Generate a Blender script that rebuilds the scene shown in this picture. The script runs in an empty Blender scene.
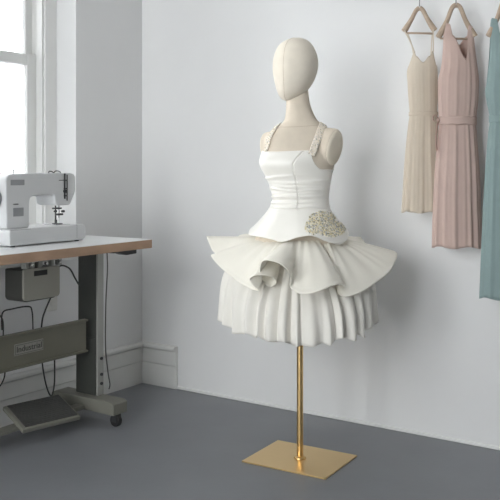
import bpy, bmesh, math, random
from mathutils import Vector, Matrix
from mathutils.bvhtree import BVHTree
PI = math.pi
random.seed(7)
C = bpy.context.scene.collection
SC = bpy.context.scene

# ------------------------------------------------------------------ camera frame
YAW = math.radians(34.15)
CAM = Vector((2.881, -3.250, 1.10))
F = 830.0; PX0, PY0 = 250.0, 170.0
RIGHT = Vector((math.cos(YAW), math.sin(YAW), 0)); FWD = Vector((-math.sin(YAW), math.cos(YAW), 0))
def at(px, py, d):
    return CAM + RIGHT*((px-PX0)/F*d) + FWD*d + Vector((0, 0, -(py-PY0)/F*d))
def depth_y(px, yw):      # depth at which the sight line of column px meets the plane y = yw
    k = (px-PX0)/F
    return (yw-CAM.y)/(RIGHT.y*k+FWD.y)
def depth_x(px, xw):
    k = (px-PX0)/F
    return (xw-CAM.x)/(RIGHT.x*k+FWD.x)
def on_y(px, py, yw): return at(px, py, depth_y(px, yw))
def on_x(px, py, xw): return at(px, py, depth_x(px, xw))

# ------------------------------------------------------------------ materials
def s2l(c):
    return tuple(((v/12.92) if v <= .04045 else ((v+.055)/1.055)**2.4) for v in [x/255 for x in c])
def mat(name, rgb, rough=.5, metal=0, noise=0, nscale=8, bump=0, bscale=60, sheen=0, transl=0, spec=.5, stretch=None, alpha=1, wave=None, aniso=0, sss=0):
    m = bpy.data.materials.new(name); m.use_nodes = True
    nt = m.node_tree; b = nt.nodes['Principled BSDF']
    col = s2l(rgb)+(1,)
    b.inputs['Base Color'].default_value = col
    b.inputs['Roughness'].default_value = rough
    b.inputs['Metallic'].default_value = metal
    b.inputs['Specular IOR Level'].default_value = spec
    if sheen: b.inputs['Sheen Weight'].default_value = sheen
    tc = nt.nodes.new('ShaderNodeTexCoord')
    mp = nt.nodes.new('ShaderNodeMapping')
    if stretch: mp.inputs['Scale'].default_value = stretch
    nt.links.new(tc.outputs['Object'], mp.inputs['Vector'])
    if noise:
        n = nt.nodes.new('ShaderNodeTexNoise'); n.inputs['Scale'].default_value = nscale; n.inputs['Detail'].default_value = 6
        nt.links.new(mp.outputs[0], n.inputs['Vector'])
        r = nt.nodes.new('ShaderNodeValToRGB')
        r.color_ramp.elements[0].position = .3; r.color_ramp.elements[1].position = .7
        r.color_ramp.elements[0].color = tuple(v*(1-noise) for v in col[:3])+(1,)
        r.color_ramp.elements[1].color = tuple(min(1, v*(1+noise)) for v in col[:3])+(1,)
        nt.links.new(n.outputs['Fac'], r.inputs['Fac']); nt.links.new(r.outputs[0], b.inputs['Base Color'])
    if bump:
        n2 = nt.nodes.new('ShaderNodeTexNoise'); n2.inputs['Scale'].default_value = bscale; n2.inputs['Detail'].default_value = 4
        nt.links.new(mp.outputs[0], n2.inputs['Vector'])
        bp = nt.nodes.new('ShaderNodeBump'); bp.inputs['Strength'].default_value = bump; bp.inputs['Distance'].default_value = .01
        nt.links.new(n2.outputs['Fac'], bp.inputs['Height']); nt.links.new(bp.outputs[0], b.inputs['Normal'])
    if transl or alpha < 1:
        out = nt.nodes['Material Output']; last = b.outputs[0]
        if transl:
            t = nt.nodes.new('ShaderNodeBsdfTranslucent'); t.inputs['Color'].default_value = col
            mx = nt.nodes.new('ShaderNodeMixShader'); mx.inputs[0].default_value = transl
            nt.links.new(last, mx.inputs[1]); nt.links.new(t.outputs[0], mx.inputs[2]); last = mx.outputs[0]
        if alpha < 1:
            t = nt.nodes.new('ShaderNodeBsdfTransparent')
            mx = nt.nodes.new('ShaderNodeMixShader'); mx.inputs[0].default_value = alpha
            nt.links.new(t.outputs[0], mx.inputs[1]); nt.links.new(last, mx.inputs[2]); last = mx.outputs[0]
        nt.links.new(last, out.inputs['Surface'])
    return m
def glass_mat():
    m = bpy.data.materials.new('window_glass'); m.use_nodes = True
    nt = m.node_tree; nt.nodes.remove(nt.nodes['Principled BSDF'])
    t = nt.nodes.new('ShaderNodeBsdfTransparent'); t.inputs[0].default_value = (.97, .98, .98, 1)
    g = nt.nodes.new('ShaderNodeBsdfGlossy'); g.inputs['Roughness'].default_value = .02
    f = nt.nodes.new('ShaderNodeFresnel'); f.inputs[0].default_value = 1.45
    mx = nt.nodes.new('ShaderNodeMixShader')
    nt.links.new(f.outputs[0], mx.inputs[0]); nt.links.new(t.outputs[0], mx.inputs[1]); nt.links.new(g.outputs[0], mx.inputs[2])
    nt.links.new(mx.outputs[0], nt.nodes['Material Output'].inputs['Surface'])
    return m

M = dict(
    wall=mat('wall_plaster', (222, 222, 222), .85, noise=.02, nscale=2.5, bump=.05, bscale=25),
    floor=mat('painted_concrete', (126, 128, 132), .42, noise=.06, nscale=3, bump=.03, bscale=40),
    ceil=mat('ceiling_paint', (235, 235, 234), .9, noise=.01),
    trim=mat('white_gloss_paint', (226, 226, 224), .5, noise=.015, nscale=5),
    skirt=mat('skirting_paint', (218, 218, 215), .6, noise=.03, nscale=6),
    glass=glass_mat(),
    linen=mat('mannequin_linen', (230, 221, 206), .85, noise=.03, nscale=30, bump=.12, bscale=500, sheen=.1),
    torso=mat('mannequin_torso_cloth', (218, 206, 189), .8, noise=.03, nscale=30, bump=.1, bscale=500),
    cap=mat('shoulder_cap_cloth', (236, 226, 208), .75, noise=.02, nscale=30),
    thread=mat('linen_seam_thread', (196, 181, 160), .9, noise=.03),
    gold=mat('brushed_brass', (232, 202, 148), .34, 1, noise=.03, nscale=20, stretch=(1, 30, 1)),
    goldpole=mat('brass_tube', (232, 198, 140), .33, 1, noise=.02, nscale=20),
    satin=mat('ivory_satin', (243, 240, 233), .33, noise=.012, nscale=20, bump=.02, bscale=300, sheen=.15, spec=.4),
    faille=mat('ivory_faille', (247, 243, 232), .62, noise=.015, nscale=15, bump=.05, bscale=400, stretch=(1, 1, .1), transl=.05),
    tulle=mat('white_tulle', (244, 241, 234), .8, noise=.02, nscale=25, bump=.06, bscale=600, transl=.15),
    lace=mat('pink_beaded_ribbon', (240, 230, 218), .55, noise=.12, nscale=150),
    bead_a=mat('bead_pearl', (238, 230, 210), .25, 0, noise=.05, nscale=60),
    bead_b=mat('bead_champagne', (218, 206, 168), .3, .2, noise=.1, nscale=60),
    bead_c=mat('bead_smoke', (158, 152, 126), .3, .2, noise=.1, nscale=60),
    bead_s=mat('bead_silver', (230, 230, 225), .2, .5, noise=.05, nscale=60),
    appl=mat('applique_base_cloth', (205, 200, 180), .6, noise=.25, nscale=120),
    lam=mat('white_laminate', (226, 227, 228), .38, noise=.015, nscale=6),
    wood=mat('beech_edge_wood', (172, 142, 118), .55, noise=.14, nscale=10, stretch=(1, .12, 3)),
    steel=mat('olive_painted_steel', (108, 106, 93), .5, noise=.06, nscale=8),
    dsteel=mat('dark_green_grey_steel', (62, 64, 60), .5, noise=.08, nscale=8),
    alu=mat('pale_steel', (165, 165, 160), .45, .3, noise=.05, nscale=9),
    foot=mat('grey_painted_foot', (120, 119, 110), .5, noise=.06, nscale=8),
    black=mat('black_rubber', (28, 28, 28), .6, noise=.1, nscale=20),
    box=mat('grey_motor_casing', (142, 140, 131), .5, noise=.04, nscale=8),
    dbox=mat('dark_motor_casing', (58, 58, 54), .55, noise=.06, nscale=8),
    plate=mat('nameplate_metal', (150, 150, 142), .4, .5, noise=.06, nscale=30),
    ink=mat('nameplate_ink', (62, 62, 58), .6, noise=.03),
    mach=mat('sewing_machine_enamel', (200, 201, 202), .32, noise=.012, nscale=8),
    machd=mat('machine_grey_panel', (140, 142, 144), .4, noise=.04, nscale=15),
    dark=mat('machine_dark_slot', (48, 48, 50), .45, noise=.05, nscale=15),
    chrome=mat('machine_chrome', (190, 190, 192), .22, 1, noise=.03, nscale=15),
    pad=mat('ribbed_rubber_pad', (70, 70, 68), .7, noise=.08, nscale=30, bump=.2, bscale=120),
    cord=mat('dark_cord', (44, 44, 42), .6, noise=.05),
    gcord=mat('grey_cord', (120, 120, 116), .6, noise=.05),
    hanger=mat('pale_beech_hanger', (180, 160, 140), .55, noise=.1, nscale=12, stretch=(1, 1, 5)),
    hook=mat('hook_steel', (120, 120, 122), .3, 1, noise=.03),
    ivory=mat('ivory_chiffon', (228, 217, 201), .85, noise=.03, nscale=20, bump=.05, bscale=300, transl=.25, alpha=.82),
    pink=mat('blush_chiffon', (214, 190, 180), .85, noise=.03, nscale=20, bump=.05, bscale=300, transl=.25),
    teal=mat('sage_teal_crepe', (146, 166, 165), .85, noise=.04, nscale=20, bump=.05, bscale=300, transl=.15),
    socket=mat('socket_plastic', (214, 213, 208), .4, noise=.01),
)

# ------------------------------------------------------------------ helpers
def link(o, parent=None):
    C.objects.link(o)
    if parent: o.parent = parent
    return o
def obj(name, bm, m, parent=None, smooth=False, bevel=0, seg=2, solid=0, sub=0):
    me = bpy.data.meshes.new(name)
    bmesh.ops.recalc_face_normals(bm, faces=bm.faces) if not solid == -1 else None
    bm.to_mesh(me); bm.free()
    ms = m if isinstance(m, (list, tuple)) else [m]
    for k in ms: me.materials.append(k)
    o = bpy.data.objects.new(name, me); link(o, parent)
    if smooth:
        for p in me.polygons: p.use_smooth = True
    if solid > 0:
        md = o.modifiers.new('thickness', 'SOLIDIFY'); md.thickness = solid; md.offset = 0
    if sub:
        md = o.modifiers.new('sub', 'SUBSURF'); md.levels = sub; md.render_levels = sub
    if bevel:
        md = o.modifiers.new('bevel', 'BEVEL'); md.width = bevel; md.segments = seg; md.limit_method = 'ANGLE'; md.angle_limit = math.radians(35)
        for p in me.polygons: p.use_smooth = True
        md.harden_normals = True
    return o
def empty(name, loc, rz=0):
    o = bpy.data.objects.new(name, None); o.location = loc; o.rotation_euler = (0, 0, rz); o.empty_display_size = .1
    return link(o)
def tag(o, label, cat, group=None, kind=None):
    o['label'] = label; o['category'] = cat
    if group: o['group'] = group
    if kind: o['kind'] = kind
    return o
def struct(o, label=None):
    o['kind'] = 'structure'
    if label: o['label'] = label; o['category'] = o.name.split('_')[0]
    return o
def box(bm, x0, x1, y0, y1, z0, z1, mi=0):
    vs = [bm.verts.new(v) for v in ((x0,y0,z0),(x1,y0,z0),(x1,y1,z0),(x0,y1,z0),(x0,y0,z1),(x1,y0,z1),(x1,y1,z1),(x0,y1,z1))]
    for f in ((0,3,2,1),(4,5,6,7),(0,1,5,4),(1,2,6,5),(2,3,7,6),(3,0,4,7)):
        q = bm.faces.new([vs[i] for i in f]); q.material_index = mi
    return vs
def B(*boxes):
    bm = bmesh.new()
    for b in boxes: box(bm, *b)
    return bm
def frame_axes(d):
    d = d.normalized(); a = Vector((0, 0, 1)) if abs(d.z) < .9 else Vector((1, 0, 0))
    u = d.cross(a).normalized(); return u, d.cross(u).normalized()
def tube(bm, pts, r, n=10, cap=True, rs=None):
    pts = [Vector(p) for p in pts]; rings = []
    u = None
    for i, p in enumerate(pts):
        d = (pts[min(i+1, len(pts)-1)]-pts[max(i-1, 0)]).normalized()
        if u is None: u, v = frame_axes(d)
        else:
            u = (u-d*u.dot(d)).normalized(); v = d.cross(u).normalized()
        rr = rs[i] if rs else r
        rings.append([bm.verts.new(p+(u*math.cos(a)+v*math.sin(a))*rr) for a in [2*PI*k/n for k in range(n)]])
    for a, b in zip(rings, rings[1:]):
        for k in range(n): bm.faces.new((a[k], a[(k+1) % n], b[(k+1) % n], b[k]))
    if cap: bm.faces.new(rings[0][::-1]); bm.faces.new(rings[-1])
    return bm
def catmull(P, n=8, closed=False):
    P = [Vector(p) for p in P]; out = []; N = len(P)
    rng = range(N) if closed else range(N-1)
    for i in rng:
        if closed: a, b, c, d = P[(i-1) % N], P[i], P[(i+1) % N], P[(i+2) % N]
        else: a, b, c, d = P[max(i-1, 0)], P[i], P[i+1], P[min(i+2, N-1)]
        for k in range(n):
            t = k/n
            out.append(.5*((2*b)+(c-a)*t+(2*a-5*b+4*c-d)*t*t+(3*b-a-3*c+d)*t**3))
    if not closed: out.append(P[-1])
    return out
def cyl(bm, c, axis, r, h, n=24, r2=None):
    c = Vector(c); ax = Vector(axis).normalized()
    return tube(bm, [c, c+ax*h], r, n, True, [r, r if r2 is None else r2])
def prism(bm, poly, y0, y1):      # polygon in local x-z, pushed along y
    a = [bm.verts.new((x, y0, z)) for x, z in poly]; b = [bm.verts.new((x, y1, z)) for x, z in poly]
    bm.faces.new(a); bm.faces.new(b[::-1]); n = len(poly)
    for i in range(n): bm.faces.new((a[i], b[i], b[(i+1) % n], a[(i+1) % n]))
    return bm
def interp(tab, z):               # tab: ascending list of (z, values...), smooth (catmull) interpolation
    if z <= tab[0][0]: return tab[0][1:]
    if z >= tab[-1][0]: return tab[-1][1:]
    for i in range(len(tab)-1):
        if tab[i][0] <= z <= tab[i+1][0]:
            p, q = tab[i], tab[i+1]; h = q[0]-p[0]; t = (z-p[0])/h
            pm = tab[max(i-1, 0)]; qp = tab[min(i+2, len(tab)-1)]
            res = []
            for k in range(1, len(p)):
                m0 = (q[k]-pm[k])/(q[0]-pm[0]) if q[0] != pm[0] else 0
                m1 = (qp[k]-p[k])/(qp[0]-p[0]) if qp[0] != p[0] else 0
                t2, t3 = t*t, t**3
                res.append((2*t3-3*t2+1)*p[k]+(t3-2*t2+t)*h*m0+(-2*t3+3*t2)*q[k]+(t3-t2)*h*m1)
            return res
def grid(fn, nu, nv, closed=True):
    bm = bmesh.new()
    R = [[bm.verts.new(fn(i/nu, j/nv)) for i in range(nu if closed else nu+1)] for j in range(nv+1)]
    for j in range(nv):
        for i in range(nu):
            k = (i+1) % nu if closed else i+1
            bm.faces.new((R[j][i], R[j][k], R[j+1][k], R[j+1][i]))
    return bm, R
def sstep(a, b, x):
    t = max(0, min(1, (x-a)/(b-a))); return t*t*(3-2*t)
def gauss(x, s): return math.exp(-(x/s)**2)

# ------------------------------------------------------------------ room
RX, RY, RZ = 7.5, -4.7, 3.0
def floor_bm():
    return B((-.32, RX+.2, RY-.2, .2, -.1, 0))
struct(obj('floor', floor_bm(), M['floor']))
struct(obj('ceiling', B((-.32, RX+.2, RY-.2, .2, RZ, RZ+.1)), M['ceil']))
struct(obj('wall_back', B((-.32, RX+.2, 0, .2, 0, RZ)), M['wall']))
struct(obj('wall_right', B((RX, RX+.2, RY, 0, 0, RZ)), M['wall']))
SILL, HEAD = .68, 2.62
WINS = [(-1.50, -.467), (-3.50, -2.40)]
bm = bmesh.new()
edges = sorted([y for w in WINS for y in w]); ys = [RY]+edges+[0]
for i in range(0, len(ys), 2): box(bm, -.32, 0, ys[i], ys[i+1], 0, RZ)
for a, b in WINS:
    box(bm, -.32, 0, a, b, 0, SILL); box(bm, -.32, 0, a, b, HEAD, RZ)
bmesh.ops.remove_doubles(bm, verts=bm.verts, dist=1e-5)
struct(obj('wall_left', bm, M['wall']))
FW = [(.12, 1.25), (1.40, 2.5)]
FS, FH = .30, 2.85
bm = bmesh.new()
xs = [0]+[x for w in FW for x in w]+[RX]
for i in range(0, len(xs), 2): box(bm, xs[i], xs[i+1], RY-.2, RY, 0, RZ)
for a, b in FW:
    box(bm, a, b, RY-.2, RY, 0, FS); box(bm, a, b, RY-.2, RY, FH, RZ)
bmesh.ops.remove_doubles(bm, verts=bm.verts, dist=1e-5)
struct(obj('wall_front', bm, M['wall']))

# added pale facade and ground slab, cutting sky light through the left windows
bm = bmesh.new(); box(bm, -3.6, -3.3, -9, 5, -.6, 9); struct(obj('wall_added_blocker', bm, M['wall']))
bm = bmesh.new(); box(bm, -3.3, -.32, -9, 5, -.6, -.5); struct(obj('ground_added_blocker', bm, M['floor']))

def sash_window(idx, along, lo, hi, base, sgn):
    """box sash window in an opening; along='y' (left wall, outwards -x) or 'x' (front wall, outwards -y)"""
    mid = 1.622
    SILL, HEAD = (.68, 2.62) if along == 'y' else (FS, FH)
    def bb(bm, a0, a1, o0, o1, z0, z1):   # a along wall, o distance outwards from the wall face
        if along == 'y': box(bm, base-o1, base-o0, a0, a1, z0, z1)
        else: box(bm, a0, a1, base-o1, base-o0, z0, z1)
    def O(name, lst, m, par, bev=.004):
        b_ = bmesh.new()
        for q in lst: bb(b_, *q)
        return obj(name, b_, m, par, bevel=bev)
    e = empty('window_%d' % idx, (0, 0, 0)); struct(e)
    d0, d1 = (.13, .30) if along == 'y' else (.06, .19)
    w = .07
    O('window_frame', [(lo, lo+w, d0, d1, SILL, HEAD), (hi-w, hi, d0, d1, SILL, HEAD), (lo+w, hi-w, d0, d1, HEAD-w, HEAD), (lo+w, hi-w, d0, d1, SILL, SILL+.045)], M['trim'], e)
    O('window_stool', [(lo+.003, hi-.003, -.015, d0-.001, SILL, SILL+.022)], M['trim'], e)
    l, h = lo+w, hi-w
    for nm, o0, o1, z0, z1 in (('lower_sash', d0+.055, d0+.09, SILL+.045, mid+.026), ('upper_sash', d0+.095, d0+.13, mid-.026, HEAD-w)):
        sw = .062 if nm == 'lower_sash' else .040
        br = .07 if nm == 'lower_sash' else .045
        sh = O(nm, [(l, l+sw, o0, o1, z0, z1), (h-sw, h, o0, o1, z0, z1), (l+sw, h-sw, o0, o1, z0, z0+br), (l+sw, h-sw, o0, o1, z1-.052, z1)], M['trim'], e, .003)
        O('glass_pane', [(l+sw, h-sw, (o0+o1)/2-.002, (o0+o1)/2+.002, z0+br, z1-.052)], M['glass'], sh, 0)
        if nm == 'lower_sash':
            mc = (l+h)/2
            O('sash_lock', [(mc-.03, mc+.03, o0-.004, o0+.02, z1, z1+.012), (mc-.008, mc+.03, o0-.014, o0+.0, z1+.004, z1+.014)], M['alu'], sh, .002)
    O('parting_bead', [(l, l+.012, d0+.012, d0+.054, SILL+.045, HEAD-w), (h-.012, h, d0+.012, d0+.054, SILL+.045, HEAD-w)], M['trim'], e, .002)
for i, (a, b) in enumerate(WINS): sash_window(i+1, 'y', a, b, 0, 1)
for i, (a, b) in enumerate(FW): sash_window(len(WINS)+1+i, 'x', a, b, RY, 1)

# skirting: boxed moulding on the left wall that returns round the corner and stops
def skirt_profile():
    return [(0, 0), (.016, 0), (.016, .112), (.022, .118), (.022, .186), (.036, .196), (.036, .208), (.03, .214), (0, .214)]
bm = bmesh.new()
pr = skirt_profile()
def sweep(rings):
    R = [[bm.verts.new(v) for v in r] for r in rings]; n = len(R[0])
    for a, b in zip(R, R[1:]):
        for k in range(n): bm.faces.new((a[k], a[(k+1) % n], b[(k+1) % n], b[k]))
    bm.faces.new(R[0]); bm.faces.new(R[-1][::-1])
sweep([[(d, RY+.02, z) for d, z in pr], [(d, -d, z) for d, z in pr]])
struct(obj('baseboard_left', bm, M['skirt'], bevel=.002))
bm = bmesh.new()
sweep([[(d, -d, z) for d, z in pr], [(.24, -d, z) for d, z in pr]])
struct(obj('baseboard_back', bm, M['skirt'], bevel=.002))
struct(obj('trim_1', B((.24, RX, -.010, 0, 0, .016)), M['trim'], bevel=.004))

# ------------------------------------------------------------------ mannequin (modelled in a frame turned towards the lens: x across, y away)
MD = 3.155; MPX = 300
MB_ = at(MPX, 459, MD); MB_.z = 0
S = F/MD
def vx(px): return (px-MPX)/S
def vz(py): return 1.1-(py-170)/S
PH = math.radians(36)
FR = Vector((-math.sin(PH), -math.cos(PH), 0)); LT = Vector((math.cos(PH), -math.sin(PH), 0))
mann = empty('mannequin', MB_, YAW)
tag(mann, 'cream linen egg-headed female mannequin wearing the white dress on a brass pole', 'mannequin')
TT = [(300, 298, 38, .10), (285, 298, 44, .115), (262, 299, 47, .128), (240, 299, 44, .122), (222, 299, 36, .105), (210, 299.5, 30, .091), (200, 300.7, 27, .085), (191, 300.2, 28, .087),
      (177, 299, 31.5, .092), (166, 298.2, 35, .096), (158, 298.4, 36, .094), (148, 299.5, 35.5, .086), (138, 301, 36, .075), (133, 301.5, 33, .070), (128, 301.5, 26.5, .064), (124, 301.5, 20.5, .060),
      (120, 300.8, 16.5, .056), (112, 299.4, 13.6, .052), (104, 298.2, 12.0, .049), (96, 297.5, 11.5, .048), (88, 297, 11, .046)]
TAB = [(vz(y), vx(cx), a/S, b) for y, cx, a, b in TT]
ZB = vz(163)
def body_pt(th, z, off=0):
    cx, a, b = interp(TAB, z)
    c, s = math.cos(th), math.sin(th)
    n = 2.25
    k = (abs(c)**n+abs(s)**n)**(-1/n)
    p = Vector((cx+(a+off)*c*k, .006+(b+off)*s*k, z))
    # bust
    for sg in (-1, 1):
        q = FR*.088+LT*(.062*sg)
        d = Vector((p.x-cx-q.x, p.y-q.y, 0))
        w = math.exp(-(d.length/.062)**2)*math.exp(-((z-ZB)/(.042 if z < ZB else .034))**2)
        p += FR*(.026*w)
    return p
# torso: one voxel-remeshed body with arm stumps
bm, R = grid(lambda u, v: body_pt(2*PI*u, TAB[0][0]+v*(TAB[-1][0]-TAB[0][0])), 96, 110)
bm.faces.new(R[0]); bm.faces.new(R[-1][::-1])
CAPS = []
for sg in (1, -1):
    cc = (Vector((.127, -.050, vz(148.5))) if sg > 0 else Vector((-.122, .045, vz(151))))
    nrm = (Vector((.73, -.68, -.22)) if sg > 0 else LT*sg+Vector((0, 0, -.22))).normalized()
    hx = nrm.cross(Vector((0, 0, 1))).normalized(); vxx = nrm.cross(hx).normalized()
    if vxx.z < 0: vxx = -vxx
    ring_s = [(-.10, .75), (-.05, .95), (-.012, 1.0), (0, .97)]
    rr = []
    for d, sc in ring_s:
        rr.append([bm.verts.new(cc+nrm*d+(hx*math.cos(a)*.050+vxx*math.sin(a)*.073)*sc) for a in [2*PI*k/40 for k in range(40)]])
    for a, b in zip(rr, rr[1:]):
        for k in range(40): bm.faces.new((a[k], a[(k+1) % 40], b[(k+1) % 40], b[k]))
    bm.faces.new(rr[0][::-1]); bm.faces.new(rr[-1])
    CAPS.append((cc, nrm, hx, vxx))
bmesh.ops.recalc_face_normals(bm, faces=bm.faces)
rb, R = grid(lambda u, v: body_pt(2*PI*u, TAB[0][0]+v*(TAB[-1][0]-TAB[0][0])), 96, 110); bmesh.ops.recalc_face_normals(rb, faces=rb.faces); RINGS = BVHTree.FromBMesh(rb); rb.free()
tmp = obj('torso_build', bm, M['torso'])
md = tmp.modifiers.new('r', 'REMESH'); md.mode = 'VOXEL'; md.voxel_size = .0045
md = tmp.modifiers.new('s', 'SMOOTH'); md.factor = .5; md.iterations = 10
dg = bpy.context.evaluated_depsgraph_get(); dg.update()
me = bpy.data.meshes.new_from_object(tmp.evaluated_get(dg)); bpy.data.objects.remove(tmp)
me.name = 'torso'; me.materials.clear(); me.materials.append(M['torso'])
for p in me.polygons: p.use_smooth = True
torso = bpy.data.objects.new('torso', me); link(torso, mann)
tb = bmesh.new(); tb.from_mesh(me); BODY = BVHTree.FromBMesh(tb); tb.free()
for cc, nrm, hx, vxx in CAPS:
    bm = bmesh.new(); rr = []
    for d, sc in ((-.004, .93), (.0015, .90), (.0035, .6), (.0042, .0)):
        rr.append([bm.verts.new(cc+nrm*d+(hx*math.cos(a)*.050+vxx*math.sin(a)*.073)*max(sc, .01)) for a in [2*PI*k/40 for k in range(40)]])
    for a, b in zip(rr, rr[1:]):
        for k in range(40): bm.faces.new((a[k], a[(k+1) % 40], b[(k+1) % 40], b[k]))
    bm.faces.new(rr[0][::-1]); bm.faces.new(rr[-1])
    o = obj('shoulder_cap', bm, M['cap'], torso, smooth=True); o['label'] = 'paler oval shoulder cap'
# neck seam
bm = bmesh.new()
pts = []
for k in range(49):
    th = 2*PI*k/48; z = vz(125)-.010*math.cos(th-math.atan2(FR.y, FR.x))
    p = body_pt(th, z); q = BODY.find_nearest(p); pts.append(q[0]+q[1]*.0003)
tube(bm, pts, .0008, 6, False); obj('neck_seam', bm, M['thread'], torso, smooth=True)
# head
HT = [(101, 288.5, 3), (100, 288.8, 6), (98, 289.4, 9), (95, 290.6, 12.2), (91, 292.0, 15.2), (86, 293.2, 17.8), (80, 294.2, 20.2), (72, 294.9, 22.2), (64, 295.3, 22.7), (57, 295.4, 21.7), (50, 295.3, 19.2), (45, 295.5, 16), (41.5, 296, 11.5), (39.2, 296.3, 6), (38.4, 296.4, 1)]
HTAB = [(vz(y), vx(cx), a/S) for y, cx, a in HT]
def head_pt(th, z, off=0):
    cx, a = interp(HTAB, z); a = max(a, .001)
    b = a*1.12
    cy = -.012-.0*cx
    # head leans its face forward: chin centre moves towards the facing direction
    return Vector((cx+(a+off)*math.cos(th), cy+(b+off)*math.sin(th), z))
zs = [HTAB[0][0]+(HTAB[-1][0]-HTAB[0][0])*(.5-.5*math.cos(PI*j/60)) for j in range(61)]
bm = bmesh.new(); R = [[bm.verts.new(head_pt(2*PI*k/64, z)) for k in range(64)] for z in zs]
for a, b in zip(R, R[1:]):
    for k in range(64): bm.faces.new((a[k], a[(k+1) % 64], b[(k+1) % 64], b[k]))
bm.faces.new(R[0][::-1]); bm.faces.new(R[-1])
head = obj('head', bm, M['linen'], mann, smooth=True)
bm = bmesh.new()
tf = math.atan2(FR.y, FR.x)
tube(bm, [head_pt(tf+.02, z, .0001) for z in zs[3:-3]], .0007, 6, False); obj('face_seam', bm, M['thread'], head, smooth=True)
# pole, collar, plate
bm = bmesh.new(); cyl(bm, (0, 0, .006), (0, 0, 1), .0122, .74, 32)
obj('pole', bm, M['goldpole'], mann, smooth=False, bevel=.001)
bm = bmesh.new(); tube(bm, [(0, 0, .006), (0, 0, .011), (0, 0, .015)], 0, 32, True, [.024, .023, .015])
obj('pole_collar', bm, M['goldpole'], mann, bevel=.001)
bm = bmesh.new()
a = math.radians(-31); ca, sa = math.cos(a), math.sin(a)
for_ = box(bm, -.174, .174, -.140, .140, 0, .006)
bmesh.ops.rotate(bm, verts=bm.verts, cent=(0, 0, 0), matrix=Matrix.Rotation(a, 3, 'Z'))
obj('base_plate', bm, M['gold'], mann, bevel=.0015)

# ------------------------------------------------------------------ the white dress
dress = empty('cocktail_dress', (MB_.x, MB_.y, .50), YAW)
tag(dress, 'ivory satin strappy dress with tiered flared skirts, worn by the mannequin', 'dress')
DZ = Vector((0, 0, -.50))
ZW = vz(209)
def wrapd(a): return (a+PI) % (2*PI)-PI
def top_z(th):
    # neckline: nearly level across the chest, dropping under the arms, lower behind
    d = abs(wrapd(th-tf)); lat = wrapd(th-tf)
    f = vz(151.5)-.004*gauss(lat, .5)
    arm = vz(170)
    t = max(0, min(1, (d-.90)/.42)); z = f+(arm-f)*(1-(1-t)**2.4)
    return z+(vz(163)-arm)*sstep(1.9, 2.6, d)
random.seed(3)
wr = []
for k in range(26):
    y = random.choice([random.uniform(186, 207), random.uniform(176, 207)])
    wr.append((vz(y), random.uniform(-.95, .75), random.uniform(.35, .8), random.uniform(.0024, .0042), random.uniform(.0026, .0056), random.uniform(-.012, .012)))
def bodice_pt(u, v):
    th = 2*PI*u; zt = top_z(th); z = ZW-.004+(zt-ZW+.004)*v
    off = .0035
    la = wrapd(th-tf)
    for (zc, ac, aw, zw, am, sl) in wr:
        off += am*gauss(la-ac, aw)*gauss(z-zc-sl*(la-ac), zw*1.15)
    sea = seam_ang(z)
    off -= .0042*gauss(la-sea, .017)
    return body_pt(th, z, off)+DZ
def seam_ang(z):   # princess seam bows outwards at the bust
    return interp([(ZW-.01, .50), (vz(185), .50), (vz(168), .52), (vz(156), .66), (vz(148), .80)], z)[0]
bm, R = grid(bodice_pt, 432, 120)
bodice = obj('bodice', bm, M['satin'], dress, smooth=True, solid=.0025)
bm = bmesh.new(); tube(bm, [bodice_pt(k/144, 1) for k in range(145)], .0024, 8, False)
obj('neckline_piping', bm, M['satin'], bodice, smooth=True)
# straps
def strap_path(front):
    P = [Vector(p) for p in front]; out = []
    for p in catmull(P, 8):
        q = RINGS.find_nearest(p); n = q[1] if q[1].dot(p-q[0]) >= 0 or (p-q[0]).length < .02 else q[1]
        c_ = Vector((vx(300), 0, q[0].z-.05)); n = n if n.dot(q[0]-c_) > 0 else -n
        out.append((q[0], n))
    for it in range(14):
        out = [out[0]]+[((out[i-1][0]+out[i][0]*2+out[i+1][0])/4, ((out[i-1][1]+out[i][1]*2+out[i+1][1])/4).normalized()) for i in range(1, len(out)-1)]+[out[-1]]
    return out
STR = {  # guide points in the mannequin frame
    'right': [(vx(312.5), -.13, vz(152)), (vx(315), -.12, vz(145)), (vx(318.5), -.09, vz(135)), (vx(321.5), -.06, vz(127)), (vx(325), -.0, vz(121)), (vx(328), .06, vz(126)), (vx(331), .10, vz(140)), (vx(331), .12, vz(158)), (vx(330), .12, vz(166))],
    'left': [(vx(262), -.05, vz(150)), (vx(263), -.055, vz(143)), (vx(266.5), -.05, vz(135)), (vx(272), -.035, vz(129)), (vx(277), .0, vz(123)), (vx(281), .06, vz(127)), (vx(288), .12, vz(140)), (vx(290), .13, vz(158)), (vx(291), .13, vz(166))]}
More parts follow.
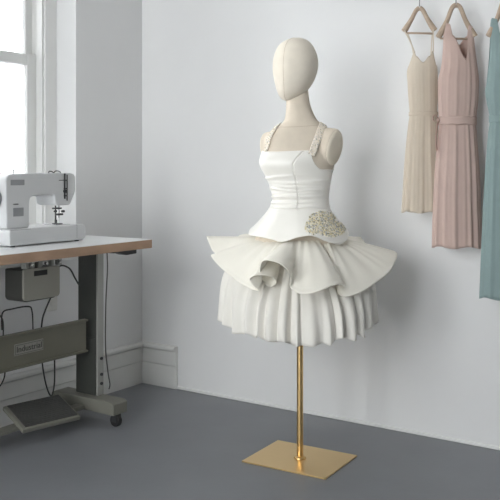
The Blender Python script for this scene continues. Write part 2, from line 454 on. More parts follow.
for key, P in STR.items():
    path = strap_path(P); bm = bmesh.new(); hw = .0140 if key == 'right' else .0105
    L = []
    for i, (p, n) in enumerate(path):
        d = (path[min(i+1, len(path)-1)][0]-path[max(i-1, 0)][0]).normalized(); s = d.cross(n).normalized()
        L.append((p, n, s)); 
    rows = [[bm.verts.new(p+n*.0042+s*(hw*w)+DZ) for w in (-1, -.5, 0, .5, 1)] for p, n, s in L]
    for a, b in zip(rows, rows[1:]):
        for k in range(4): bm.faces.new((a[k], a[k+1], b[k+1], b[k]))
    st = obj('strap', bm, M['lace'], dress, smooth=True, solid=.002)
    st['label'] = 'beaded shoulder strap'
    bm = bmesh.new(); random.seed(11)
    for i in range(len(L)-1):
        for r_ in range(7):
            t = random.random(); p = L[i][0].lerp(L[i+1][0], t); n = L[i][1]; s = L[i][2]
            q = p+n*.0056+s*hw*random.uniform(-.92, .92)+DZ
            m4 = Matrix.Translation(q); nv = len(bm.faces)
            bmesh.ops.create_icosphere(bm, subdivisions=1, radius=random.uniform(.0010, .0019), matrix=m4)
            bm.faces.ensure_lookup_table(); mi = random.choice([0, 0, 0, 1, 3, 3])
            for f in bm.faces[nv:]: f.material_index = mi
    bd = obj('strap_beads', bm, [M['bead_a'], M['bead_b'], M['bead_c'], M['bead_s']], st, smooth=True); bd['kind'] = 'stuff'
# basque (fitted flared hip piece with a wavy edge)
HEM = [(-180, 234), (-150, 236), (-128, 238.5), (-112, 241.5), (-95, 237), (-80, 235.5), (-62, 241), (-42, 244), (-25, 240), (-8, 234), (20, 228), (60, 224), (100, 222), (140, 225), (165, 230), (180, 234)]
def hem_basque(th):
    d = math.degrees(wrapd(th)); T = [(a, b) for a, b in HEM]
    return interp(T, d)[0]
def basque_pt(u, v):
    th = 2*PI*u
    z0 = ZW+.002
    py = hem_basque(th); dep = -.165*max(0, -math.sin(th))
    D = MD+dep; z1 = 1.1-(py-170)/F*D
    z = z0+(z1-z0)*v
    p = body_pt(th, z0, .0045)
    c, s = math.cos(th), math.sin(th)
    rx = vx(348)-vx(300.5) if c > 0 else vx(300.5)-vx(249)
    h = Vector((vx(300.5)+rx*c, .004+.165*s, z))
    w = v**1.12
    q = p.lerp(h, w); q.z = z
    return q+DZ
bm, R = grid(basque_pt, 160, 26)
basque = obj('basque', bm, M['satin'], dress, smooth=True, solid=.0025)
bm = bmesh.new(); tube(bm, [basque_pt(k/160, 1) for k in range(161)], .0022, 8, False)
obj('basque_piping', bm, M['satin'], basque, smooth=True)
# waist band where bodice meets basque
# beaded applique on the hip
bm = bmesh.new(); random.seed(5)
def inside_ap(px, py):
    return (((px-322)/13)**2+((py-219.5)/8)**2 < 1) or (((px-331)/14.5)**2+((py-229)/8)**2 < 1) or (((px-314)/9)**2+((py-227)/7.5)**2 < 1)
tbb = bmesh.new(); tmp, RR = grid(basque_pt, 160, 26); BQ = BVHTree.FromBMesh(tmp); tmp.free(); tbb.free()
origin = Vector(((PX0-MPX)/F*MD, -MD, 1.1))+DZ   # the lens seen from the mannequin frame, only to find where the beads sit on the cloth
cnt = 0
cells = {}
for tr in range(9000):
    px, py = random.uniform(303, 347), random.uniform(210, 242)
    if not inside_ap(px, py): continue
    d = Vector((vx(px), -.0, vz(py)))+DZ-origin
    hit = BQ.ray_cast(origin, d.normalized())
    if hit[0] is None: continue
    if hit[1].dot(d) > 0: nrm = -hit[1]
    else: nrm = hit[1]
    key = (round(hit[0].x/.0052), round(hit[0].y/.0052), round(hit[0].z/.0052))
    if key in cells: continue
    cells[key] = 1
    r = random.uniform(.0022, .0052); p = hit[0]+nrm*(.003+.012*abs(math.sin(px*.55)*math.sin(py*.62+1))+random.uniform(0, .004))
    nv = len(bm.faces)
    bmesh.ops.create_icosphere(bm, subdivisions=1, radius=r, matrix=Matrix.Translation(p) @ Matrix.Scale(random.uniform(.6, 1.3), 4, Vector((random.random(), random.random(), random.random())).normalized()))
    bm.faces.ensure_lookup_table(); mi = random.choice([0, 0, 0, 1, 1, 2, 3, 3])
    for f in bm.faces[nv:]: f.material_index = mi
    cnt += 1
beads = (bm, cnt)
# cloth base of the applique: patch of petals lying on the basque
bm2 = bmesh.new()
for (cx, cy, rx_, ry_, rot) in ((318, 219, 8, 5, .5), (327, 216, 8, 5, -.7), (334, 222, 8, 5, -.4), (338, 229, 8, 5.5, -.9), (332, 234, 9, 5, .1), (322, 233, 9, 5, 0), (313, 230, 7, 4.5, .3), (325, 226, 10, 6, -.3), (311, 224, 5, 5, .8), (341, 234, 5, 4.5, 0)):
    ring = []; cen = None
    for k in range(17):
        a = 2*PI*k/16
        r_ = 1 if k < 16 else 0
        px = cx+(rx_*math.cos(a)*math.cos(rot)-ry_*math.sin(a)*math.sin(rot))*r_; py = cy+(rx_*math.cos(a)*math.sin(rot)+ry_*math.sin(a)*math.cos(rot))*r_
        d = Vector((vx(px), 0, vz(py)))+DZ-origin
        hit = BQ.ray_cast(origin, d.normalized())
        if hit[0] is None: 
            q = BQ.find_nearest(Vector((vx(px), -.05, vz(py)))+DZ); p, n = q[0], q[1]
        else: p, n = hit[0], hit[1]
        if n.dot(d) > 0: n = -n
        p = p+n*(.0035 if k < 16 else .010)
        (ring.append(bm2.verts.new(p)) if k < 16 else None)
        if k == 16: cen = bm2.verts.new(p)
    for k in range(16): bm2.faces.new((ring[k], ring[(k+1) % 16], cen))
ap = obj('hip_applique', bm2, M['appl'], dress, smooth=True, solid=.002)
ap['label'] = 'beaded silver and champagne flower applique'
o = obj('applique_beads', beads[0], [M['bead_a'], M['bead_b'], M['bead_c'], M['bead_s']], ap, smooth=True); o['kind'] = 'stuff'

# flared overskirt with deep flutes: hem control points (column, row, depth offset) lofted from the waist
HC = [(207, 238, .03), (212, 250, -.02), (215.5, 254, -.05), (211, 256, -.10), (220, 267, -.15), (236, 280, -.22), (250, 288.5, -.27), (258.5, 290.5, -.285), (253.5, 286, -.29), (249.5, 280, -.285), (254, 276, -.282), (264, 275.5, -.272), (273, 277.5, -.255), (276, 283, -.235), (270, 287, -.228), (263, 281, -.238),
      (260, 271, -.27), (262, 262, -.31), (269, 260.5, -.335), (280, 264, -.35), (288, 271, -.35), (291, 279, -.33), (290, 286, -.32), (294, 290.5, -.33), (302, 294, -.345), (316, 292.5, -.345), (330, 286.5, -.315), (340, 284.5, -.275), (344.5, 286.5, -.24), (341, 286, -.18), (336, 286, -.14), (335, 291, -.16), (339, 295, -.22), (347, 297, -.24),
      (362.5, 291.5, -.20), (382, 278, -.11), (392, 268, -.05), (397, 254, .04)]
hem = []
for px, py, dy in HC:
    D = MD+dy; hem.append(Vector(((px-PX0)/F*D-(MPX-PX0)/F*MD, dy, 1.1-(py-170)/F*D)))
nb = 22
for k in range(1, nb):
    t = k/nb; a = math.radians(8+t*164)
    r = .345+.022*math.sin(a*9)
    hem.append(Vector((r*math.cos(a)*1.03, .04+r*math.sin(a)*.98, .79+.028*math.sin(a*9+1)+(.02*t))))
NH = 8
H = catmull(hem, NH, True); N = len(H)
ang = []
prev = None
for p in H:
    a = math.atan2(p.y, p.x)
    if prev is not None:
        while a-prev > PI: a -= 2*PI
        while a-prev < -PI: a += 2*PI
    ang.append(a); prev = a
lin = [ang[0]+(2*PI)*i/N for i in range(N)]
dv = [a-l for a, l in zip(ang, lin)]
for it in range(900): dv = [(dv[i-1]+2*dv[i]+dv[(i+1) % N])/4 for i in range(N)]
ta = [l+d for l, d in zip(lin, dv)]
TOPZ = .842
def over_pt(i, t):
    th = ta[i]; g = .0035*math.sin(th*34+1.3*math.sin(th*5))*(1-t)**1.5
    tp = Vector((vx(299.5)+(.128+g)*math.cos(th), .004+(.122+g)*math.sin(th), TOPZ))
    h = H[i]
    # radius opens quickly, height falls in a soft arch
    wr_ = t; wz = t**1.25
    p = tp.lerp(h, wr_)
    p.z = TOPZ+(h.z-TOPZ)*wz
    if abs(t-.93) < .012: p.z -= .0012
    # fine gathers that fade towards the hem
    rr = Vector((p.x, p.y, 0)).normalized(); p += rr*.0022*math.sin(th*52+2*math.sin(th*7))*math.sin(PI*min(1, t*1.0))
    return p+DZ
NV = 48
bm = bmesh.new(); R = [[bm.verts.new(over_pt(i, j/NV)) for i in range(N)] for j in range(NV+1)]
for j in range(NV):
    for i in range(N): bm.faces.new((R[j][i], R[j][(i+1) % N], R[j+1][(i+1) % N], R[j+1][i]))
over = obj('overskirt', bm, M['faille'], dress, smooth=True, solid=.0018)
# pleated underskirt
random.seed(21)
NP = 34
pang = [0]; 
for k in range(NP): pang.append(pang[-1]+random.uniform(.6, 1.4))
pang = [a/pang[-1]*2*PI for a in pang]; pam = [random.uniform(.55, 1.25) for k in range(NP)]; phh = [random.uniform(-.016, .014) for k in range(NP)]
def pleat(th):
    th %= 2*PI
    for k in range(NP):
        if pang[k] <= th <= pang[k+1]:
            f = (th-pang[k])/(pang[k+1]-pang[k]); w = .5-.5*math.cos(2*PI*f)
            return (w-.5+.06*math.sin(4*PI*f+k))*pam[k], phh[k]*w, (f-.5)*(1-w)*0
    return 0, 0, 0
def under_pt(u, v):
    th = 2*PI*u; a, hz, _ = pleat(th)
    c, s = math.cos(th), math.sin(th)
    zt, zb = .815, .510-.020*max(0, -s)+.022*abs(c)
    z = zt+(zb+hz-zt)*v
    r0, r1 = .120, .290
    fr = max(0, -s)**1.5; r = r0+(.282-r0)*(1-(1-min(1, v*(1.4-.3*fr)))**(3.6-2.1*fr))+(r1-.282)*v
    am = .004+.024*v**1.3
    rr = r+a*am
    return Vector((vx(297.3)+rr*c, .002+rr*.97*s, z))+DZ
bm, R = grid(under_pt, 720, 34)
obj('underskirt', bm, M['tulle'], dress, smooth=True, solid=.0015)

# ------------------------------------------------------------------ sewing table (local x along the wall, local -y into the room)
R90 = PI/2
TZ = .800
TX1 = -.509; TV = .508; TL = 1.36
table = empty('sewing_table', (0, TX1, 0), R90)      # local x = world y, local y = -world x
tag(table, 'white topped wooden edged sewing table on grey steel castered frame', 'table')
# local: x in [-TL, 0], y in [-TV, -.03]
tt = obj('tabletop', B((-TL+.002, -.002, -TV+.002, -.02, TZ-.037, TZ)), M['lam'], table, bevel=.0015)
bm = bmesh.new()
box(bm, -TL, 0, -TV, -TV+.004, TZ-.0375, TZ-.0025); box(bm, -.004, 0, -TV+.004, -.02, TZ-.0375, TZ-.0025); box(bm, -TL, -TL+.004, -TV+.004, -.02, TZ-.0375, TZ-.0025)
o = obj('edge_band', bm, M['wood'], tt); o['label'] = 'tan wooden edge'
def leg_set(xc):
    xf = xc; xc = xc+.030 if xc > -.5 else xc-.03
    lg = obj('leg_post', B((xc-.020, xc+.020, -.275, -.165, .108, TZ-.037)), M['dsteel'], table, bevel=.003)
    obj('sliding_sleeve', B((xc-.024, xc+.024, -.2745, -.155, .109, .36)), M['dsteel'], lg, bevel=.004)
    o = obj('front_channel', B((xc-.0185, xc+.0185, -.285, -.2752, .109, TZ-.06)), M['alu'], lg, bevel=.002); o['label'] = 'pale steel front channel'
    for z in (.16, .20, .27):
        bm = bmesh.new(); cyl(bm, (xc+.003, -.2852, z), (0, -1, 0), .007, .005, 12); obj('bolt', bm, M['dark'], lg)
    obj('top_bracket', B((xc-.06, xc+.06, -.42, -.06, TZ-.055, TZ-.0372)), M['dsteel'], table, bevel=.002)
    xc = xf
    bm = bmesh.new()
    prism(bm, [(-.42, .052), (-.42, .100), (-.40, .108), (-.06, .108), (-.04, .100), (-.04, .052)], xc-.032, xc+.055) if xf > -.5 else prism(bm, [(-.42, .052), (-.42, .100), (-.40, .108), (-.06, .108), (-.04, .100), (-.04, .052)], xc-.055, xc+.032)
    bmesh.ops.rotate(bm, verts=bm.verts, cent=(0, 0, 0), matrix=Matrix(((0, 1, 0), (1, 0, 0), (0, 0, 1))))
    ft = obj('foot', bm, M['foot'], table, bevel=.004)
    for yy in (-.405, -.065):
        bm = bmesh.new(); cyl(bm, (xc-.012, yy, .026), (1, 0, 0), .026, .024, 24)
        cs = obj('caster', bm, M['black'], table, bevel=.004)
        obj('caster_fork', B((xc-.016, xc-.0125, yy-.013, yy+.013, .02, .056), (xc+.0125, xc+.016, yy-.013, yy+.013, .02, .056), (xc-.016, xc+.016, yy-.013, yy+.013, .053, .06)), M['dark'], cs)
leg_set(-.115); leg_set(-TL+.115)
# crossbar between the legs with folded lips
cb = obj('crossbar', B((-TL+.15, -.15, -.262, -.256, .314, .448), (-TL+.15, -.15, -.275, -.25, .443, .452), (-TL+.15, -.15, -.275, -.25, .310, .319)), M['steel'], table, bevel=.002)
xp0, xp1 = -.73, -.565
# find the plate's place on the crossbar from the sight lines
def crossx(px): return on_x(px, 300, .262).y-TX1
xp0, xp1 = crossx(14), crossx(43)
np_ = obj('nameplate', B((xp0, xp1, -.2655, -.262, .362, .408)), M['plate'], cb, bevel=.001)
obj('nameplate_border', B((xp0+.003, xp1-.003, -.2662, -.2655, .366, .3675), (xp0+.003, xp1-.003, -.2662, -.2655, .4025, .404), (xp0+.003, xp0+.0045, -.2662, -.2655, .3675, .4025), (xp1-.0045, xp1-.003, -.2662, -.2655, .3675, .4025)), M['ink'], np_)
cu = bpy.data.curves.new('txt', 'FONT'); cu.body = 'Industrial'; cu.size = .034; cu.align_x = 'CENTER'; cu.align_y = 'CENTER'; cu.extrude = .0006
to = bpy.data.objects.new('txt', cu); C.objects.link(to)
dg = bpy.context.evaluated_depsgraph_get(); tm = bpy.data.meshes.new_from_object(to.evaluated_get(dg)); bpy.data.objects.remove(to)
tm.materials.clear(); tm.materials.append(M['ink'])
wd = max(v.co.x for v in tm.vertices)-min(v.co.x for v in tm.vertices); k_ = (xp1-xp0-.022)/wd
for v in tm.vertices:
    x, y, z = v.co; v.co = ((xp0+xp1)/2+x*k_, -.2662-z, .385+y)
to = bpy.data.objects.new('lettering', tm); link(to, np_)
# foot bar near the floor
obj('foot_bar', B((-TL+.15, -.148, -.25, -.20, .056, .074)), M['foot'], table, bevel=.003)
# dark knee lift bracket under the right end
bm = bmesh.new(); prism(bm, [(-.145, TZ-.038), (-.022, TZ-.038), (-.022, TZ-.064), (-.085, TZ-.066), (-.145, TZ-.048)], -.44, -.39)
o = obj('drawer_runner', bm, M['dark'], table, bevel=.003)

# motor box hung under the top
mx0, mx1 = on_x(24, 280, .40).y, on_x(60, 280, .40).y
motor = empty('motor_control_box', (.40, mx0, TZ-.037), R90)
tag(motor, 'grey motor control box hung under the table top', 'box')
Lm = mx1-mx0
bm = bmesh.new()
pl = []
def rrect(x0, x1, z0, z1, r, n=6, top=False):
    P = []
    for cx, cz, a0 in ((x1-r, z0+r, -PI/2), (x1-r, z1-.006, 0), (x0+r, z1-.006, PI/2), (x0+r, z0+r, PI)):
        rr = r if cz < (z0+z1)/2 else .006
        ccx = cx if cz < (z0+z1)/2 else (x1-.006 if cx > (x0+x1)/2 else x0+.006)
        for k in range(n+1):
            a = a0+PI/2*k/n; P.append((ccx+rr*math.cos(a), cz+rr*math.sin(a)))
    return P
prism(bm, rrect(0, Lm, -.164, -.042, .016), 0, .012)
obj('front_cover', bm, M['box'], motor, bevel=.002)
bm = bmesh.new(); prism(bm, rrect(.004, Lm-.004, -.170, -.045, .02), .0122, .115)
obj('casing', bm, M['dbox'], motor, bevel=.003)
o = obj('indicator_window', B((Lm*.27, Lm*.63, -.002, 0, -.072, -.052)), M['black'], motor)
bm = bmesh.new()
for x in (.02, .05, .085, .15, .19): box(bm, x-.008, x+.008, .005, .03, -.042, -.012); 
box(bm, 0.0, Lm, .008, .10, -.020, -.006); box(bm, .06, .12, .03, .09, -.042, -.0005)
obj('mounting_clamp', bm, M['alu'], motor, bevel=.002)
for x in (.035, .11, .18):
    bm = bmesh.new(); cyl(bm, (x, .0045, -.028), (0, -1, 0), .006, .012, 12); obj('clamp_bolt', bm, M['chrome'], motor)

# cords
def cord(name, pts, r, m, label, n=8):
    bm = bmesh.new(); tube(bm, catmull(pts, n), r, 8)
    o = obj(name, bm, m, None, smooth=True); tag(o, label, 'cable'); return o
bar_back = .245
cord('looped_cable', [on_x(51, 297, .37), on_x(45, 311, .33), on_x(42, 322, .235), on_x(41, 345, .23), on_x(43.5, 372, .23), on_x(48, 391, .23), on_x(52, 395, .23), on_x(54.5, 382, .23), on_x(54.5, 356, .235), on_x(54, 345, .24), on_x(54, 338, .245)], .0034, M['cord'], 'black cable looping down behind the crossbar from the motor box')
cord('power_cable', [on_x(58, 267, .37), on_x(63, 265.5, .36), on_x(70, 269, .33), on_x(75, 278, .30), on_x(79, 285, .262)], .0034, M['cord'], 'short black cable arching from motor box to the table leg')
cord('dangling_cable', [on_x(107, 251, .24), on_x(107.5, 270, .22), on_x(106, 300, .20), on_x(105.5, 345, .18), on_x(108, 372, .12), on_x(110, 384, .06), on_x(109, 389, .042)], .0028, M['gcord'], 'thin grey cord hanging beside the right table leg')
cord('drooping_cable', [on_x(-2, 314, .30), on_x(3, 322, .275), on_x(3, 350, .245), on_x(5, 372, .245), on_x(2, 383, .245), on_x(-4, 390, .245)], .003, M['cord'], 'dark cable drooping at the left end of the crossbar')
cord('bracket_cable', [on_x(2, 330, .24), on_x(2.5, 313, .24), on_x(12, 309, .24), on_x(28, 306.5, .24), on_x(32, 311, .24), on_x(33, 330, .24), on_x(33, 345, .24)], .003, M['cord'], 'dark cable bent square below the motor box')
# wall socket
p = on_x(51.5, 302, 0)
sk = empty('wall_socket', (0, p.y, p.z)); tag(sk, 'small white wall socket on the left wall beneath the table', 'socket')
obj('cover_plate', B((0, .008, -.03, .03, -.04, .04)), M['socket'], sk, bevel=.003)
bm = bmesh.new(); cyl(bm, (.008, 0, 0), (1, 0, 0), .017, .004, 24); obj('socket_face', bm, M['socket'], sk, bevel=.001)

# foot pedal: hinged tread plate above the foot bar
pc = on_x(42, 412.5, .25)
ped = empty('foot_pedal', (pc.x, pc.y, .0745), R90-.20)
tag(ped, 'tilted foot pedal with dark ribbed pad on the floor bar', 'pedal')
def tilt(bm):
    bmesh.ops.rotate(bm, verts=bm.verts, cent=(0, 0, 0), matrix=Matrix.Rotation(.34, 3, 'X'))
    bmesh.ops.translate(bm, verts=bm.verts, vec=(0, 0, pc.z-.0745)); return bm
PW, PD = .132, .088
o = obj('pedal_frame', tilt(B((-PW, PW, -PD, PD, -.012, .006))), M['foot'], ped, bevel=.003)
bm = B((-PW+.016, PW-.010, -PD+.012, PD-.006, .006, .010))
for k in range(12):
    y = -PD+.022+k*(2*PD-.038)/11; box(bm, -PW+.020, PW-.014, y-.003, y+.003, .010, .0120)
o = obj('tread_pad', tilt(bm), M['pad'], ped); o['label'] = 'dark ribbed rubber pad'
for x in (-.08, .08): obj('hinge_bracket', B((x-.01, x+.01, -.02, .03, 0, max(.006, pc.z-.0745-.012))), M['dsteel'], ped, bevel=.002)

# ------------------------------------------------------------------ sewing machine
sm = empty('sewing_machine', (.322, -1.132, TZ), R90)
sm.scale = (1.045, 1, 1); sm.location.y += .006
tag(sm, 'white free-arm sewing machine standing on the table', 'sewing machine')
def cham(P): return P
outline = [(.004, .070), (.0, .20), (.0, .258), (.004, .272), (.014, .281), (.04, .285), (.325, .288), (.342, .284), (.351, .272), (.353, .215), (.345, .195), (.325, .158), (.316, .153), (.256, .153), (.248, .158), (.244, .170), (.242, .185), (.236, .193), (.226, .196), (.138, .196), (.125, .193), (.117, .184), (.114, .170), (.112, .070)]
bm = bmesh.new(); prism(bm, outline, .022, .142)
mb = obj('body', bm, M['mach'], sm, bevel=.007, seg=3)
bm = bmesh.new()
bed = [(0.0, .007), (.006, .005), (.372, .005), (.384, .012), (.390, .03), (.388, .058), (.380, .068), (.366, .0705), (.01, .0705), (.0, .062)]
prism(bm, bed, .0, .165)
bd = obj('bed', bm, M['mach'], sm, bevel=.008, seg=3)
obj('bed_seam', B((.3375, .3390, -.0006, .04, .014, .0712)), M['machd'], bd)
obj('bed_groove', B((.002, .10, -.0005, .003, .066, .0675)), M['machd'], bd)
for x in (.03, .355): 
    for y in (.02, .145):
        bm = bmesh.new(); cyl(bm, (x, y, 0), (0, 0, 1), .009, .006, 16); obj('rubber_foot', bm, M['black'], sm)
obj('display_panel', B((.022, .088, .0205, .024, .240, .262)), M['machd'], mb, bevel=.003)
obj('stitch_panel', B((.034, .084, .0205, .024, .118, .152)), M['machd'], mb, bevel=.003)
obj('stitch_lever', B((.034, .056, .017, .024, .164, .168)), M['dark'], mb, bevel=.001)
obj('front_ridge', B((.10, .27, .0205, .0225, .243, .246)), M['mach'], mb, bevel=.0008)
bm = bmesh.new()
box(bm, .288, .294, .0185, .03, .180, .286); box(bm, .302, .306, .0195, .03, .172, .280)
for z in (.255, .22, .205, .19): box(bm, .286, .300, .017, .022, z, z+.005)
box(bm, .262, .285, .0195, .024, .256, .259)
obj('thread_slot', bm, M['dark'], mb, bevel=.0008)
bm = bmesh.new(); cyl(bm, (.291, .022, .212), (0, -1, 0), .007, .008, 16); obj('take_up_lever', bm, M['dark'], mb)
# needle and presser foot assembly
bm = bmesh.new()
cyl(bm, (.296, .06, .100), (0, 0, 1), .0035, .056, 12); cyl(bm, (.296, .06, .074), (0, 0, 1), .0012, .03, 8)
obj('needle_bar', bm, M['chrome'], sm)
bm = bmesh.new()
cyl(bm, (.284, .068, .088), (0, 0, 1), .0032, .067, 12); box(bm, .270, .306, .054, .074, .136, .143); box(bm, .278, .310, .050, .066, .110, .118); cyl(bm, (.306, .056, .126), (1, 0, 0), .005, .014, 12); cyl(bm, (.266, .056, .128), (1, 0, 0), .004, .014, 12)
box(bm, .278, .303, .046, .082, .0735, .077); box(bm, .282, .288, .062, .072, .077, .092)
obj('presser_foot', bm, M['dark'], sm, bevel=.0008)
obj('needle_plate', B((.262, .330, .03, .11, .0700, .0725)), M['chrome'], sm, bevel=.001)
bm = bmesh.new(); cyl(bm, (-.002, .082, .19), (-1, 0, 0), .040, .022, 40); cyl(bm, (-.024, .082, .19), (-1, 0, 0), .026, .006, 32, .024)
obj('hand_wheel', bm, M['machd'], sm, bevel=.003)
for x, h in ((.022, .008), (.066, .018), (.082, .020)):
    bm = bmesh.new(); tube(bm, [(x, .08, .284), (x, .08, .284+h*.8), (x, .08, .284+h*.8), (x, .08, .284+h)], 0, 12, True, [.0026, .0026, .0042, .0036]); obj('spool_pin', bm, M['dark'], sm)
bm = bmesh.new(); tube(bm, catmull([(.250, .07, .286), (.252, .07, .294), (.262, .066, .294), (.268, .06, .289), (.275, .06, .295), (.288, .06, .296), (.30, .06, .293), (.306, .06, .287)], 5), .0022, 8)
obj('thread_guide', bm, M['dark'], sm, smooth=True)

# ------------------------------------------------------------------ garments on hangers by the back wall
RAILY, RAILZ = -.115, 1.87
rail = empty('garment_rail', (1.9, 0, RAILZ)); tag(rail, 'slim black rail on wall brackets above the hangers', 'rail')
bm = bmesh.new(); cyl(bm, (-.75, RAILY, 0), (1, 0, 0), .009, 1.5, 20); obj('rail_tube', bm, M['hook'], rail)
for x in (-.65, .65):
    bm = bmesh.new(); box(bm, x-.008, x+.008, RAILY, -.004, -.006, .006); box(bm, x-.02, x+.02, -.006, 0, -.03, .03); obj('bracket', bm, M['hook'], rail, bevel=.001)

def hung(pxc, tilt_deg):
    """centre column -> local frame on the rail; returns (empty location, depth, px->local x, py->z)"""
    d = depth_y(pxc, RAILY); p = at(pxc, 170, d); s = F/d
    return p, s
def make_hanger(p, s, pxl, pxr, pxc, ytop, yend, ybar, rz, label, bar=True):
    e = empty('clothes_hanger', (p.x, p.y, RAILZ-.30), rz); tag(e, label, 'clothes hanger', 'wooden clothes hangers on the wall rail')
    def X(px): return (px-pxc)/s
    def Z(py): return 1.1-(py-170)/s-(RAILZ-.30)
    bm = bmesh.new()
    for sg, pe in ((-1, pxl), (1, pxr)):
        xe = X(pe); zt, ze = Z(ytop), Z(yend)
        P = catmull([(0, 0, zt-.010), (xe*.22, 0, zt-.020), (xe*.50, 0, zt+(ze-zt)*.52), (xe*.78, 0, zt+(ze-zt)*.80), (xe, 0, ze)], 6)
        rows = []
        for i, q in enumerate(P):
            f = i/(len(P)-1); hw = .0105-.004*math.sin(PI*min(1, f*1.3))*.6+.0015*f; dp = .006+.004*f
            d = (P[min(i+1, len(P)-1)]-P[max(i-1, 0)]).normalized(); n = Vector((-d.z, 0, d.x))
            ring = []
            for k in range(12):
                a = 2*PI*k/12; ring.append(bm.verts.new(q+n*hw*math.cos(a)+Vector((0, dp*math.sin(a), 0))))
            rows.append(ring)
        for a, b in zip(rows, rows[1:]):
            for k in range(12): bm.faces.new((a[k], a[(k+1) % 12], b[(k+1) % 12], b[k]))
        bm.faces.new(rows[0][::-1]); bm.faces.new(rows[-1])
    obj('shoulder_bar', bm, M['hanger'], e, smooth=True)
    bm = bmesh.new(); tube(bm, [(X(pxl+2), 0, Z(ybar)), (X(pxr-2), 0, Z(ybar+1.5))], .0042, 12); obj('trouser_bar', bm, M['hanger'], e, smooth=True)
    bm = bmesh.new(); r = .0125; zc = .30
    top = [(0, 0, Z(ytop)-.004), (0, 0, .30-.06), (0, 0, .30-.035)]
    arc = [(.0+r*math.sin(a), 0, zc-.0+r*math.cos(a)) for a in [math.radians(v) for v in (150, 110, 70, 30, -10, -50, -80)]]
    tube(bm, catmull(top+arc, 5), .0018, 8); obj('hook', bm, M['hook'], e, smooth=True)
    return e, X, Z
def make_dress(p, s, pxc, rz, m, label, rings, top, zhem, npl, amp, straps, belt=None, sh=None, dep=.42, name='hanging_dress', seed=1, yoff=0):
    """rings: (row, left col, right col); top: list of (angle deg, row) for the neck edge, -90 = front"""
    e = empty(name, (p.x, p.y, 1.1-(zhem-170)/s), rz)
    z0 = e.location.z
    tag(e, label, 'dress', 'dresses hanging on the wall rail')
    X = lambda px: (px-pxc)/s
    Z = lambda py: 1.1-(py-170)/s-z0
    T = sorted([(Z(r), X((a+b)/2), (b-a)/2/s) for r, a, b in rings])
    rnd = random.Random(seed)
    ph = [rnd.uniform(0, 6.28) for k in range(4)]
    tt_ = sorted(top)
    def tz(th):
        d = math.degrees(wrapd(th))
        for (a0, r0), (a1, r1) in zip(tt_, tt_[1:]):
            if a0 <= d <= a1: return Z(r0+(r1-r0)*sstep(0, 1, (d-a0)/(a1-a0)))
        return Z(tt_[0][1])
    zh = 0.0
    zw = Z(belt[0]) if belt else None
    def pt(u, v, off=0):
        th = 2*PI*u; zt = tz(th); z = zt+(zh-zt)*v
        cx, a = interp(T, z)
        w = v**1.2
        pl_ = (math.sin(npl*th+1.6*math.sin(2*th+ph[0])+ph[1])*.45+math.sin(npl*.57*th+1.3*math.sin(3*th+ph[2])+ph[2])*.6+math.sin(npl*1.7*th+ph[3])*.2)*amp*(.18+.82*w)
        if zw is not None: pl_ *= .35+.65*min(1, abs(z-zw)/.05)
        hz = .004*math.sin(5*th+ph[3])*v**6
        a2 = a+pl_*.55+off; b2 = a*dep+.008+pl_+off
        if sh: b2 = .013+(b2-.013)*(1-sstep(Z(sh[1]), Z(sh[0]), z))
        return Vector((cx+a2*math.cos(th), yoff+b2*math.sin(th), z+hz))
    bm, R = grid(pt, 240, 70)
    body = obj('dress_body', bm, m, e, smooth=True, solid=.0012)
    if belt:
        zc = Z(belt[0]); h = belt[1]/s
        def bp(u, v):
            th = 2*PI*u; cx, a = interp(T, zc); z = zc+(v-.5)*h
            return Vector((cx+(a+.003)*math.cos(th), yoff+(a*dep+.012)*math.sin(th), z+.001*math.sin(9*th)))
        bm, R = grid(bp, 120, 6); obj('waistband', bm, m, e, smooth=True, solid=.003)
    for P in straps:
        w0 = P[0]; pts = catmull([(X(a), yy, Z(b)) for a, b, yy in P[1]], 8); ws = P[2] if len(P) > 2 else [w0, w0]
        bm = bmesh.new(); rows = []
        for i, q in enumerate(pts):
            f = i/(len(pts)-1); w = (ws[0]*(1-f)+ws[1]*f)/s/2
            d = (pts[min(i+1, len(pts)-1)]-pts[max(i-1, 0)]).normalized()
            sd = Vector((d.z, 0, -d.x)); sd = Vector((1, 0, 0)) if abs(d.z) < .35 and abs(d.y) > .5 else (sd.normalized() if sd.length > .2 else Vector((1, 0, 0)))
            if sd.x < 0: sd = -sd
            rows.append([bm.verts.new(q+sd*w*k) for k in (-1, -.33, .33, 1)])
        for a, b in zip(rows, rows[1:]):
            for k in range(3): bm.faces.new((a[k], a[k+1], b[k+1], b[k]))
        obj('strap', bm, m, e, smooth=True, solid=.0018)
    return e

# ivory slip dress
RZ1 = YAW+math.radians(-12)
p, s = hung(419.5, 0); 
make_hanger(p, s, 404, 434.5, 419.5, 5.5, 31, 32.5, RZ1, 'pale wooden hanger holding the short ivory dress')
make_dress(p, s, 419.5, RZ1, M['ivory'], 'short ivory dress with thin straps, leftmost on the wall',
    [(45, 414, 434), (56, 411, 435), (70, 407.5, 437), (84, 408, 437), (100, 409, 437), (113, 410, 436.5), (122, 409, 437), (150, 406, 438.5), (180, 404, 440), (215, 402, 441.5)],
    [(-180, 72), (-162, 66), (-147, 53), (-140, 52), (-120, 57), (-88, 63), (-60, 57), (-40, 52), (-33, 53), (-18, 66), (0, 72), (45, 74), (90, 74), (135, 74), (180, 72)], 212, 15, .0042,
    [(1.2, [(415, 53, -.016), (411, 43, -.016), (406, 33, -.014), (405, 29, -.003), (408, 33, .011), (413, 50, .020), (415, 75, .028)]),
     (1.2, [(433, 53, -.016), (433, 43, -.016), (433, 33, -.014), (433, 29.5, -.003), (432, 34, .011), (431, 50, .020), (430, 75, .028)])], (114, 3.5), seed=2)
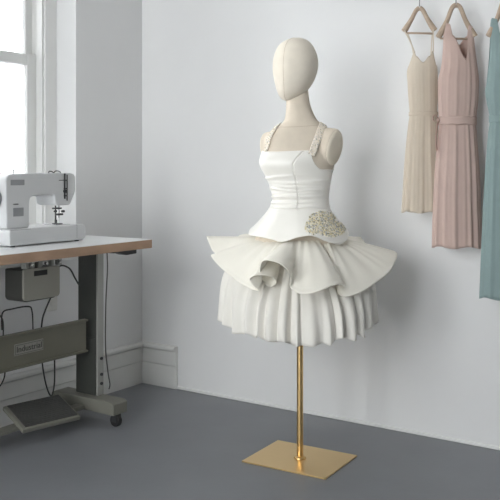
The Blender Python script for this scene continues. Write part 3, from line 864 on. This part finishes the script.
# blush dress
RZ2 = YAW+math.radians(-8)
p, s = hung(456, 0)
make_hanger(p, s, 438.5, 474.5, 456, 2.5, 37, 38, RZ2, 'pale wooden hanger holding the blush pink dress')
make_dress(p, s, 456, RZ2, M['pink'], 'blush pink sleeveless dress with V-neck and tied waist',
    [(22, 443.5, 473), (36, 443.5, 473.5), (58, 442.5, 475.5), (70, 441, 477), (80, 438.5, 478), (100, 438.5, 477.5), (113, 439, 476), (122, 439.5, 475), (135, 438.5, 476), (170, 435.5, 478.5), (210, 433.5, 480), (252, 432.5, 481.5)],
    [(-180, 73), (-174, 66), (-166, 28), (-150, 22.5), (-126, 24), (-112, 36), (-69, 60), (-61, 50), (-53, 29), (-46, 26), (-24, 27), (-14, 34), (-6, 66), (0, 71), (6, 66), (14, 34), (24, 27), (46, 26), (56, 36), (90, 44), (120, 36), (128, 24), (150, 22.5), (166, 28), (174, 66), (180, 73)], 247, 17, .0042, [], (121, 8), (24, 66), seed=4)
tie = bpy.data.objects['hanging_dress.001']
kp = Vector(((438.5-456)/s, -.012, 1.1-(120-170)/s-tie.location.z))
bm = bmesh.new()
for P, w_ in (([(0, 0, 0), (-.012, -.004, .020), (-.021, -.006, .012), (-.018, -.006, -.004), (0, 0, -.002)], .006), ([(0, 0, 0), (-.006, -.008, -.03), (-.010, -.008, -.075), (-.007, -.008, -.12)], .007)):
    rows = []
    for q in catmull([kp+Vector(v) for v in P], 6): rows.append([bm.verts.new(q+Vector((w_*.4*k, w_*k, 0))) for k in (-1, 0, 1)])
    for a, b in zip(rows, rows[1:]):
        for k in range(2): bm.faces.new((a[k], a[k+1], b[k+1], b[k]))
bmesh.ops.create_icosphere(bm, subdivisions=2, radius=.007, matrix=Matrix.Translation(kp))
obj('side_tie', bm, M['pink'], tie, smooth=True, solid=.0015)
# knotted side tie of the blush dress
# teal dress
RZ3 = YAW+math.radians(-8)
p, s = hung(506, 0)
make_hanger(p, s, 489, 525, 506, -1, 36, 37.5, RZ3, 'pale wooden hanger holding the long teal dress')
make_dress(p, s, 506, RZ3, M['teal'], 'long sage teal sleeveless dress at the right edge',
    [(16, 489.5, 524), (30, 490, 523), (60, 489, 525), (84, 487, 526), (92, 486, 527), (105, 488, 525), (119, 490.5, 521), (132, 489, 523), (165, 486.5, 526), (220, 483.5, 529), (302, 480.5, 531)],
    [(-180, 87), (-174, 83), (-164, 60), (-160, 24), (-148, 18), (-126, 19), (-114, 34), (-90, 58), (-66, 34), (-54, 19), (-32, 18), (-20, 24), (-16, 60), (-6, 83), (0, 87), (6, 83), (16, 60), (20, 24), (32, 18), (54, 19), (66, 34), (90, 44), (114, 34), (126, 19), (148, 18), (160, 24), (164, 60), (174, 83), (180, 87)], 298, 13, .0040, [], (119, 7), (20, 70), seed=6)

# ------------------------------------------------------------------ light: overcast daylight through the windows
w = bpy.data.worlds.new('overcast_sky'); SC.world = w; w.use_nodes = True
bg = w.node_tree.nodes['Background']; bg.inputs[0].default_value = (.98, .988, 1, 1); bg.inputs[1].default_value = 9.0
def portal(loc, rot, sx, sy):
    l = bpy.data.lights.new('window_portal', 'AREA'); l.shape = 'RECTANGLE'; l.size = sx; l.size_y = sy; l.cycles.is_portal = True
    o = bpy.data.objects.new('window_portal', l); o.location = loc; o.rotation_euler = rot; link(o)
for a, b in WINS: portal((-.33, (a+b)/2, (SILL+HEAD)/2), (0, -PI/2, 0), HEAD-SILL, b-a)
for a, b in FW: portal(((a+b)/2, RY-.21, (FS+FH)/2), (PI/2, 0, 0), b-a, FH-FS)

cam = bpy.data.cameras.new('camera'); co = bpy.data.objects.new('camera', cam); link(co)
co.location = CAM; co.rotation_euler = (PI/2, 0, YAW)
cam.sensor_width = 36; cam.lens = F/500*36; cam.shift_y = -80/500; cam.clip_start = .05
SC.camera = co
SC.view_settings.view_transform = 'Standard'; SC.view_settings.look = 'None'; SC.view_settings.gamma = 1
SC.view_settings.exposure = 0.42
cy = SC.cycles
cy.max_bounces = 10; cy.diffuse_bounces = 6; cy.glossy_bounces = 4; cy.transparent_max_bounces = 12; cy.use_denoising = True
